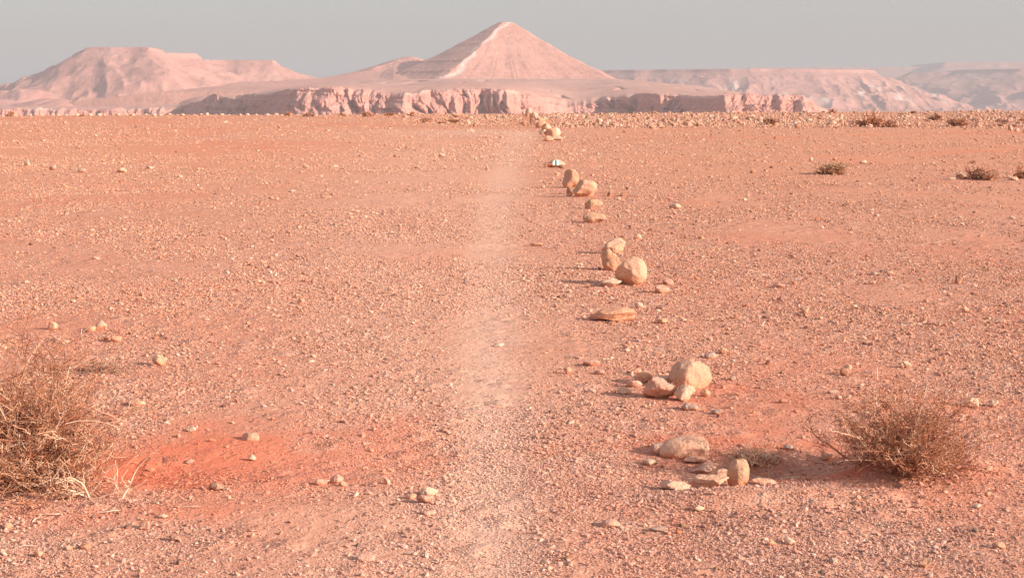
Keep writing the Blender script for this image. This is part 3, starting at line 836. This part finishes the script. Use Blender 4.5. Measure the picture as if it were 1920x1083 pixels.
far_sh = [
 (1635,238,44,28,'tallest reddish bush standing in the rocky rim at the right',RB,(4,2,3,2)),
 (1670,239,30,12,'low reddish bush right of the tallest one in the rocky rim',RB,(3,3,2,3)),
 (1800,237,44,14,'wide brown bush in the rocky rim near the right edge',('brown','grey','rust'),(4,3,2)),
 (1756,226,28,9,'low brown bush behind the wide one in the rocky rim',('brown','grey','rust'),(4,3,2)),
 (1881,237,16,8,'small brown bush at the right end of the rocky rim',RB,(3,3,2,2)),
 (1446,234,34,13,'brown bush in the rocky rim right of the cliff shadow',('brown','grey','rust'),(4,3,2)),
 (1562,212,13,10,'small dark brown bush alone on the skyline of the plain',('brown','redbrown'),(3,3)),
 (1712,213,12,5,'tiny brown bush on the skyline near the right mesa',RB,(3,3,2,2)),
 (1510,214,14,5,'tiny reddish bush on the skyline left of the dark brown one',RB,(3,3,2,2)),
 (851,231,22,9,'dark reddish bush left of the path bend, nearer of two',RB,(4,3,3,1)),
 (852,221,15,6,'dark reddish bush left of the path bend, farther of two',RB,(4,3,3,1)),
 (797,230,20,10,'light brown bush left of the two dark ones',('straw','rust','brown'),(3,3,2)),
 (828,232,16,4,'flat reddish bush between light brown and dark bushes',RB,(4,3,3,1)),
 (688,219,26,9,'wide reddish bush with dark stem on the left skyline',RB,(4,3,3,1)),
 (729,217,20,5,'flat brown bush right of the wide reddish one on the skyline',RB,(4,3,3,1)),
 (772,218,14,9,'upright light brown bush on the skyline left of the path',('straw','rust','brown'),(3,3,2)),
 (640,218,14,5,'faint reddish bush left of the wide one on the skyline',RB,(4,3,3,3)),
 (541,218,15,11,'pale reddish round bush on the left skyline',('redbrown','straw','rust'),(4,2,3)),
 (580,219,24,8,'low dark reddish bush right of the round one on the skyline',RB,(4,3,3,1)),
 (985,213,12,7,'small reddish bush left of the far boulder line',RB,(4,3,3,1)),
 (18,218,17,11,'pale reddish bush on the skyline at the left edge',('redbrown','straw','rust'),(4,2,3)),
 (153,218,9,4,'tiny brown bush on the far left skyline',RB,(4,3,3,1)),
]
for i, (px, py, w, h, lb, pal, pw) in enumerate(far_sh):
    shrub(px, py, w, h, lb, 400 + i, pal, pw, nstem=max(24, int(w * 1.3)), levels=3, kids=(6, 3), name='bush', cat='bush', group='small dry bushes along the far rim')

def stick(pts, r, label, seed, c='bleached'):
    rg = np.random.default_rng(seed)
    P = [place(*p) for p in pts]; x0, y0, z0 = P[0]
    Q = [np.array((x - x0, y - y0, z - z0 + r * 1.2 + 0.006 * math.sin(i))) for i, (x, y, z) in enumerate(P)]
    segs = [(*Q[i], r, *Q[i + 1], r * 0.85) for i in range(len(Q) - 1)]
    V, Fc, Cc = tubes(segs, [TW[c]] * len(segs))
    link('stick', mesh_np('stick', V, Fc, M_TWIG, False, colattr=Cc), loc=(x0, y0, z0), label=label, category='stick', group='bleached sticks on the ground')
stick([(77, 966), (88, 967), (104, 968), (114, 964), (124, 961)], 0.003, 'curved bleached stick on the ground below the left shrub', 1)
stick([(188, 962), (200, 963), (212, 961), (223, 958)], 0.0028, 'thin bleached stick right of the curved one', 2)
stick([(61, 979), (67, 975), (76, 974)], 0.0025, 'short bleached twig below the curved stick', 3)
stick([(28, 1027), (48, 1026), (70, 1027)], 0.0025, 'straight pale twig in the gravel at the lower left', 4)
stick([(342, 951), (358, 952), (376, 953)], 0.0022, 'straight thin twig below the red earth', 5)
stick([(1462, 868), (1480, 869), (1500, 870)], 0.0028, 'pale twig lying in the shadow left of the right shrub', 6)
stick([(1442, 869), (1441, 860), (1442, 855)], 0.002, 'tiny twig in the straw litter by the standing boulder', 7, 'straw')

# ------------------------------------------------------------------ distant land
M_CLIFF = rock_land_material('cliff_rock', (0.55, 0.26, 0.215), (0.62, 0.32, 0.27), (0.78, 0.51, 0.43), strata=0.2, strat_scale=0.22, streak=0.35, bump=2.2, fine=0.2)
M_BENCH = rock_land_material('bench_land', (0.58, 0.30, 0.24), (0.64, 0.35, 0.285), (0.74, 0.48, 0.41), strata=0.1, streak=0.25, bump=2.0, fine=0.04)
M_PEAK = rock_land_material('peak_rock', (0.60, 0.285, 0.225), (0.66, 0.325, 0.26), (0.74, 0.46, 0.39), strata=0.2, strat_scale=0.12, streak=0.2, bump=3.0, fine=0.09)
M_MESA = rock_land_material('mesa_rock', (0.58, 0.275, 0.225), (0.63, 0.31, 0.26), (0.76, 0.50, 0.44), strata=0.2, strat_scale=0.10, streak=0.2, bump=3.0, fine=0.08)

def wz(py, D): return CAMZ + (HZ - py) * D / F
def wx(px, D): return (px - 960) * D / F

# canyon wall across the valley and the bench land above it
A_ = [-400, 0, 120, 200, 300, 345, 385, 430, 470, 500, 548, 562, 620, 700, 760, 860, 940, 1020, 1060, 1125, 1190, 1235, 1270, 1310, 1352, 1420, 1500, 1540, 1580, 2400]
D_ = [1880, 1980, 2010, 2050, 2080, 2090, 2010, 1930, 1890, 1800, 1610, 1600, 1590, 1600, 1580, 1640, 1660, 1730, 1790, 1830, 1800, 1725, 1735, 1640, 1550, 1580, 1600, 1680, 2200, 2400]
E_a = [-400, 0, 300, 345, 380, 410, 425, 500, 545, 600, 625, 700, 750, 790, 870, 960, 1000, 1030, 1060, 1100, 1150, 1200, 1250, 1340, 1356, 1440, 1500, 1518, 1534, 1560, 2400]
E_p = [206, 204, 203, 201, 191, 174, 184, 178, 167, 165, 163, 171, 180, 170, 166, 168, 178, 190, 198, 193, 181, 176, 178, 182, 175, 177, 178, 188, 206, 222, 222]
F_a = [-400, 0, 300, 400, 500, 600, 700, 850, 1150, 1200, 1300, 1360, 1540, 2400]
F_p = [203, 202, 197, 188, 174, 157, 150.5, 148.5, 148.5, 152, 163, 172, 206, 218]
def edge(a):
    D = np.interp(a, A_, D_)
    x = wx(a, D)
    b = 22 * np.abs(vn(x * 0.016, x * 0 + 1.5, 70)) + 9 * np.abs(vn(x * 0.05, x * 0, 71)) + 3 * vn(x * 0.16, x * 0, 72)
    return D - b
def build_cliff():
    na = 1500
    a = np.linspace(-300, 2300, na)
    De = edge(a)
    py = np.interp(a, E_a, E_p) + 2.2 * vn(a * 0.045, a * 0, 87) + 1.4 * vn(a * 0.12, a * 0, 75) + 0.8 * vn(a * 0.3, a * 0, 76)
    zt = wz(py, De)
    xt = wx(a, De)
    nv = 60
    v = np.linspace(0, 1, nv)[:, None]
    Z = zt[None] + (-66 - zt[None]) * v ** 1.5
    drop = zt[None] - Z
    X = np.broadcast_to(xt[None], Z.shape)
    XW = X + 9 * vn(X * 0.02, Z * 0.05, 74) + 0.8 * drop * vn(X * 0.012, X * 0 + 2, 73)
    led = 2.0 * fbm(X * 0.01, Z * 0.35, 3, 80) + 3.0 * vl(X * 0.008, Z * 0.45, 89) * (0.5 + 0.5 * vn(X * 0.03, Z * 0, 90))
    tal = 0.30 * drop + 0.75 * np.clip(drop - 15 - 9 * vn(X * 0.018, X * 0, 77), 0, 100) + led
    grow_ = 0.35 + 0.65 * sst(0, 16, drop)
    fl = grow_ * (20 * np.abs(vl(XW * 0.04, Z * 0.02, 78)) + 15 * np.abs(vl(XW * 0.10 + 3, Z * 0.05, 79)) + 8.0 * np.abs(vl(XW * 0.26, Z * 0.13, 82)) + 3.0 * np.abs(vl(XW * 0.6, Z * 0.35, 88))) + 0.9 * vn(X * 0.6, Z * 0.5, 85)
    Y = De[None] - (tal + fl) * sst(0, 2.0, drop)
    V = np.stack([X, Y, Z], -1).reshape(-1, 3)
    pale = 0.35 * sst(0.3, 0.7, vn(X * 0.06, Z * 0.3, 81)) * sst(6, 1, drop)
    link('cliff', mesh_np('cliff', V, grid_faces(nv, na)[:, ::-1], M_CLIFF, False, dict(pale=pale.ravel())), kind='structure', label='red canyon wall across the valley beyond the rim')
    # bench land: from the cliff top back to 2700 m
    nt_ = 260
    t = np.linspace(0, 1, nt_)[:, None]
    Y = De[None] + (2750 - De[None]) * t ** 1.35
    u = np.clip((Y - De[None]) / (2750 - De[None]), 0, 1)
    fa = np.interp(a, F_a, F_p)[None]
    Ds = np.interp(a, A_, D_)[None] + 0 * Y
    k_ = np.ones(61) / 61; pysm = np.convolve(np.pad(np.interp(a, E_a, E_p), 30, mode='edge'), k_, 'valid')[None]
    Ds = np.convolve(np.pad(Ds[0], 60, mode='edge'), np.ones(121) / 121, 'valid')[None] - 15
    u = np.clip((Y - Ds) / (2750 - Ds), 0, 1)
    P = pysm + (fa - pysm) * u ** 0.75
    P = P + (py[None] - P) * (1 - sst(0, 70, Y - De[None]))
    X = wx(a[None], Y)
    Z = wz(P, Y)
    roll = 5.0 * fbm(X * 0.006, Y * 0.004, 4, 83) - 3.5 * sst(0.6, 0.95, ridged(X * 0.009 + 3, Y * 0.005, 2, 84))
    Z = Z + roll * sst(0.02, 0.14, u) * (1 - sst(0.86, 0.97, u))
    Z[-1] = -66
    V = np.stack([X, Y, Z], -1).reshape(-1, 3)
    link('hills', mesh_np('hills', V, grid_faces(nt_, na), M_BENCH, True, dict(pale=np.zeros(V.shape[0]))), kind='structure', label='rolling pink bench land between the canyon wall and the peak')
build_cliff()

def sdf_poly(x, y, poly):
    P = np.array(poly, float); n = len(P)
    d2 = np.full(x.shape, 1e18); inside = np.zeros(x.shape, bool)
    for i in range(n):
        ax, ay = P[i]; bx, by = P[(i + 1) % n]
        ex, ey = bx - ax, by - ay
        wx_, wy_ = x - ax, y - ay
        t = np.clip((wx_ * ex + wy_ * ey) / (ex * ex + ey * ey), 0, 1)
        d2 = np.minimum(d2, (wx_ - ex * t) ** 2 + (wy_ - ey * t) ** 2)
        c = ((ay > y) != (by > y)) & (x < (bx - ax) * (y - ay) / ((by - ay) if by != ay else 1e-9) + ax)
        inside ^= c
    d = np.sqrt(d2)
    return np.where(inside, -d, d)

def mesa_height(x, y, poly_px, top_py, Dref, base, L, cap=6, seed=0, gul=0.3, power=1.25, gscale=0.010):
    poly = [(wx(a, D), D) for a, D in poly_px]
    top = wz(top_py, Dref)
    d = sdf_poly(x, y, poly)
    d = d + 6 * vn(x * 0.02, y * 0.02, seed + 5)
    dw = np.clip(d, 0, None)
    g = ridged(x * gscale + 0.5 * vn(x * .004, y * .004, seed + 2), y * gscale, 3, seed)
    de = dw * (1 - gul * g * sst(0, 60, dw)) + 28 * gul * fbm(x * 0.03, y * 0.03, 3, seed + 9) * sst(0, 40, dw)
    f = np.clip(1 - de / L, 0, 1) ** power
    h = base + (top - cap - base) * f + cap * (1 - sst(0, 3 + 0.9 * cap, dw + 3 * vn(x * 0.03, y * 0.03, seed + 7)))
    foot = np.clip(1 - de / (L * 1.9), 0, 1) ** 2 * (top - base) * 0.28
    return np.maximum(h, base + foot + cap * 0)

def heightfield(name, x0, x1, nx, y0, y1, ny, fn, mat, label, bottom=-64):
    X, Y = np.meshgrid(np.linspace(x0, x1, nx), np.linspace(y0, y1, ny))
    Z, pale = fn(X, Y)
    Z[0] = bottom; Z[-1] = bottom; Z[:, 0] = bottom; Z[:, -1] = bottom
    V = np.stack([X, Y, Z], -1).reshape(-1, 3)
    return link(name, mesh_np(name, V, grid_faces(ny, nx), mat, True, dict(pale=np.clip(pale, 0, 1).ravel())), kind='structure', label=label)

# --- left mesa
def left_mesa(x, y):
    b = -20
    h = mesa_height(x, y, [(176, 3230), (288, 3200), (312, 3420), (300, 3700), (150, 3700), (168, 3400)], 93, 3300, b, 265, cap=5, seed=100, gul=0.30, gscale=0.006)
    h2 = mesa_height(x, y, [(285, 3330), (372, 3420), (384, 3750), (290, 3750)], 104, 3500, b, 260, cap=7, seed=110, gul=0.3, gscale=0.006)
    h3 = mesa_height(x, y, [(372, 3520), (430, 3560), (516, 3560), (524, 3900), (370, 3900)], 114, 3560, b, 270, cap=6, seed=120, gul=0.3, gscale=0.006)
    h = np.maximum(np.maximum(h, h2), h3)
    # long spurs running down to the bench
    foot = wz(np.interp(960 + x / y * F, [-300, 20, 140, 300, 450, 560, 700], [178, 164, 160, 160, 152, 153, 170]), y)
    ramp_ = sst(2850, 3450, y)
    low = -22 + (foot + 22) * ramp_ ** 1.2 + 30 * (np.abs(vn(x * 0.007 + y * 0.003, y * 0.0035 - x * 0.003, 130)) + 0.35 * np.abs(vn(x * 0.018 + 3, y * 0.009, 133)) - 0.25) * sst(2300, 2700, y) * (1 - 0.4 * ramp_)
    h = np.maximum(h, low)
    k = 6.0
    pale = 0.35 * sst(0.35, 0.7, fbm(x * 0.02, y * 0.008, 3, 131)) * sst(35, 90, h)
    return h, pale
heightfield('mesa', wx(-500, 3300), wx(720, 3300), 700, 2300, 4100, 420, left_mesa, M_MESA, 'flat-topped pink mesa with two steps at the left of the skyline')

# --- central peak
def peak(x, y):
    D0 = 3000.0
    sx = D0 / F
    x0 = wx(950, D0); top = wz(45.5, D0)
    X = x - x0; Y = y - D0
    X = X + 5 * fbm(x * 0.01, y * 0.01, 3, 201); Y = Y + 8 * fbm(x * 0.01 + 7, y * 0.01, 3, 202)
    # ridge toward the camera-left: passes (-103*sx.., -150)
    rxx, ryy, rz = -97 * sx, -170.0, 101 * sx
    aA = 0.22; bA = (rz - aA * -rxx * -1) / -ryy if False else (rz + aA * rxx * -1 * -1) / 170.0
    bA = (rz - aA * rxx) / 170.0
    aB = 0.42; bB = (rz + aB * rxx) / 170.0
    fA = aA * X - bA * Y
    fB = -aB * X - bB * Y
    fC = 0.56 * X + 0.10 * np.abs(Y)
    fD = -0.50 * X + 0.10 * np.abs(Y)
    fE = 0.7 * Y
    m = np.maximum.reduce([fA, fB, fC, fD, fE])
    ang = np.arctan2(Y, X); m = m + sst(15, 130, m) * (2.6 * (0.5 - np.abs(vn(ang * 4.5 + 0.6 * vn(x * 0.015, y * 0.01, 211), m * 0.008, 205))) + 1.3 * (0.5 - np.abs(vn(ang * 17, m * 0.01, 209)))) + 1.0 * vn(x * 0 + m * 0.16, y * 0, 210)
    m = np.clip(m - 7, 0, None)
    # concave profile
    prof = np.interp(m, [0, 60, 125, 170, 260, 500, 800], [0, 62, 118, 140, 165, 215, 290])
    h = top - prof
    # small shoulder peak on the left, with the long shaded flank
    x1 = wx(762, D0); t1 = wz(105.5, D0)
    X1 = x - x1; Y1 = y - (D0 + 120)
    m1 = np.maximum.reduce([0.36 * -X1 - 0.1 * Y1, 0.40 * X1 - 0.15 * Y1, -0.42 * Y1, 0.6 * Y1])
    m1 = np.sqrt(m1 ** 2 + 36) + 2.5 * fbm(x * 0.03, y * 0.02, 3, 206)
    h1 = t1 + 6 - np.interp(m1, [0, 40, 70, 140, 300, 600], [0, 38, 52, 66, 112, 220])
    # long low ridge to the left
    pl = 960 + x / y * F
    h2 = wz(np.interp(pl, [100, 430, 510, 560, 600, 640, 690, 740, 800, 1160, 1300], [262, 225, 192, 170, 156, 148, 138, 128, 128, 150, 175]), y) - np.abs(y - (D0 + 40)) * 0.14 + 2 * fbm(x * 0.02, y * 0.01, 3, 208)
    h = np.maximum(np.maximum(h, h1), h2)
    # pale washed line down the ridge
    t = np.clip((-(y - D0)) / 170.0, -0.2, 1.3)
    lx = x0 + rxx * t + 7 * np.sin(t * 9) + 5 * np.sin(t * 21) + 4
    wd = 2.8 + 4.4 * t
    pale = 0.8 * np.exp(-((x - lx) / wd) ** 2) * sst(0.03, 0.08, t) * (h > wz(149, D0) - 30)
    pale = np.maximum(pale, 0.30 * sst(0.4, 0.8, fbm(x * 0.03, y * 0.006, 3, 207)) * (X > 0))
    return h, pale
heightfield('mountain', wx(100, 3000), wx(1260, 3000), 1100, 2650, 3400, 420, peak, M_PEAK, 'conical pink mountain with a pale washed line down its ridge')

# --- right mesa
def right_mesa(x, y):
    b = -45
    h = mesa_height(x, y, [(1080, 4700), (1180, 4590), (1270, 4510), (1340, 4450), (1365, 4430), (1400, 4425), (1440, 4440), (1500, 4455), (1560, 4500), (1600, 4560), (1632, 4660), (1600, 5000), (1050, 5000)], 131, 4500, b, 330, cap=6, seed=300, gul=0.32, gscale=0.009)
    s = 0.5 * ridged(x * 0.012, y * 0.004, 3, 310)
    h = h + 3 * s * sst(-40, 20, h) * (1 - sst(60, 75, h))
    pale = 0.75 * sst(0.25, 0.6, fbm(x * 0.022 - y * 0.004, y * 0.006, 4, 311)) * sst(-30, 0, h) * (1 - sst(40, 70, h))
    return h, pale
heightfield('mesa', wx(900, 4500), wx(1980, 4500), 700, 3900, 5100, 380, right_mesa, M_MESA, 'long level mesa with pale streaked slopes right of the cone')

def far_hill(x, y):
    b = -50
    h = mesa_height(x, y, [(1800, 6100), (1900, 5900), (2300, 5850), (2300, 6500), (1760, 6500)], 131, 6000, b, 560, cap=10, seed=400, gul=0.45, gscale=0.004, power=1.15)
    h2 = mesa_height(x, y, [(1700, 6300), (1760, 6250), (2300, 6300), (2300, 6700), (1690, 6700)], 136, 6200, b, 420, cap=6, seed=420, gul=0.4, gscale=0.005)
    h = np.maximum(h, h2)
    low = b + 40 * sst(5000, 5500, y) * np.clip(0.5 + 0.6 * fbm(x * 0.002, y * 0.002, 4, 430), 0, 1) * 0.5
    h = np.maximum(h, low)
    return h, 0.25 * sst(0.3, 0.7, fbm(x * 0.008, y * 0.004, 3, 431))
heightfield('mesa', wx(1350, 6000), wx(2250, 6000), 500, 4900, 6900, 400, far_hill, M_MESA, 'hazy mesa with gullied shaded flank at the far right')

def farthest(x, y):
    b = -55
    h = mesa_height(x, y, [(1760, 8300), (2500, 8200), (2500, 9200), (1700, 9200)], 118.5, 8400, b, 900, cap=26, seed=500, gul=0.2, gscale=0.002)
    h2 = mesa_height(x, y, [(1400, 8700), (1640, 8650), (2500, 8600), (2500, 9400), (1400, 9400)], 127, 8700, b, 700, cap=20, seed=520, gul=0.2, gscale=0.002)
    return np.maximum(h, h2), 0 * h
heightfield('mesa', wx(1150, 8500), wx(2300, 8500), 300, 7600, 9600, 200, farthest, M_MESA, 'farthest pale mesa fading into the haze at the right skyline')

# ------------------------------------------------------------------ haze
def haze():
    x0, x1, y0, y1, z0, z1 = -15000, 15000, -13000, 15000, -70, 330
    V = [(x, y, z) for z in (z0, z1) for y in (y0, y1) for x in (x0, x1)]
    Fc = [(0, 2, 3, 1), (4, 5, 7, 6), (0, 1, 5, 4), (2, 6, 7, 3), (0, 4, 6, 2), (1, 3, 7, 5)]
    m = bpy.data.materials.new('haze_air'); m.use_nodes = True; nt = m.node_tree
    for n in list(nt.nodes): nt.nodes.remove(n)
    out = nt.nodes.new('ShaderNodeOutputMaterial'); v = nt.nodes.new('ShaderNodeVolumePrincipled')
    v.inputs['Color'].default_value = (0.65, 0.66, 0.735, 1); v.inputs['Density'].default_value = 1.75e-4
    v.inputs['Anisotropy'].default_value = 0.0
    nt.links.new(v.outputs[0], out.inputs['Volume'])
    link('haze', mesh_np('haze', V, np.array(Fc), m), kind='stuff', label='thin pale desert haze')
haze()

# ------------------------------------------------------------------ sky and sun
w = bpy.data.worlds.new('World'); scn.world = w; w.use_nodes = True
nt = w.node_tree
bg = nt.nodes['Background']
sky = nt.nodes.new('ShaderNodeTexSky'); sky.sky_type = 'NISHITA'; sky.sun_disc = False
sky.sun_elevation = SUN_EL; sky.sun_rotation = SUN_AZ; sky.dust_density = 3.0; sky.air_density = 1.0; sky.ozone_density = 1.0
hz = mixc(nt, 0.66, sky.outputs[0], (2.10, 2.02, 2.02))       # dusty air greys the whole sky
nt.links.new(hz, bg.inputs['Color']); bg.inputs['Strength'].default_value = 0.12

sl = bpy.data.lights.new('sun', 'SUN'); sl.energy = 3.7; sl.angle = R(0.53); sl.color = (1.0, 0.885, 0.73)
so = bpy.data.objects.new('sun', sl); col.objects.link(so)
sd = Vector((math.sin(SUN_AZ) * math.cos(SUN_EL), math.cos(SUN_AZ) * math.cos(SUN_EL), math.sin(SUN_EL)))
so.rotation_euler = sd.to_track_quat('Z', 'Y').to_euler()
so.location = (50, -20, 60)

cam = bpy.data.cameras.new('camera'); co = bpy.data.objects.new('camera', cam); col.objects.link(co)
cam.sensor_width = 36; cam.lens = 36 * F / 1920; cam.clip_start = 0.1; cam.clip_end = 60000
co.location = (0, 0, CAMZ); co.rotation_euler = (R(90) - PITCH, 0, 0)
scn.camera = co
scn.view_settings.view_transform = 'Standard'; scn.view_settings.look = 'None'; scn.view_settings.gamma = 1
scn.view_settings.use_curve_mapping = False
scn.view_settings.exposure = 1.1
cy = scn.cycles
cy.max_bounces = 4; cy.diffuse_bounces = 2; cy.glossy_bounces = 1; cy.volume_bounces = 0; cy.transparent_max_bounces = 4
cy.filter_width = 1.5; cy.use_denoising = True; cy.denoiser = 'OPENIMAGEDENOISE'; cy.denoising_input_passes = 'RGB_ALBEDO_NORMAL'; cy.denoising_prefilter = 'ACCURATE'
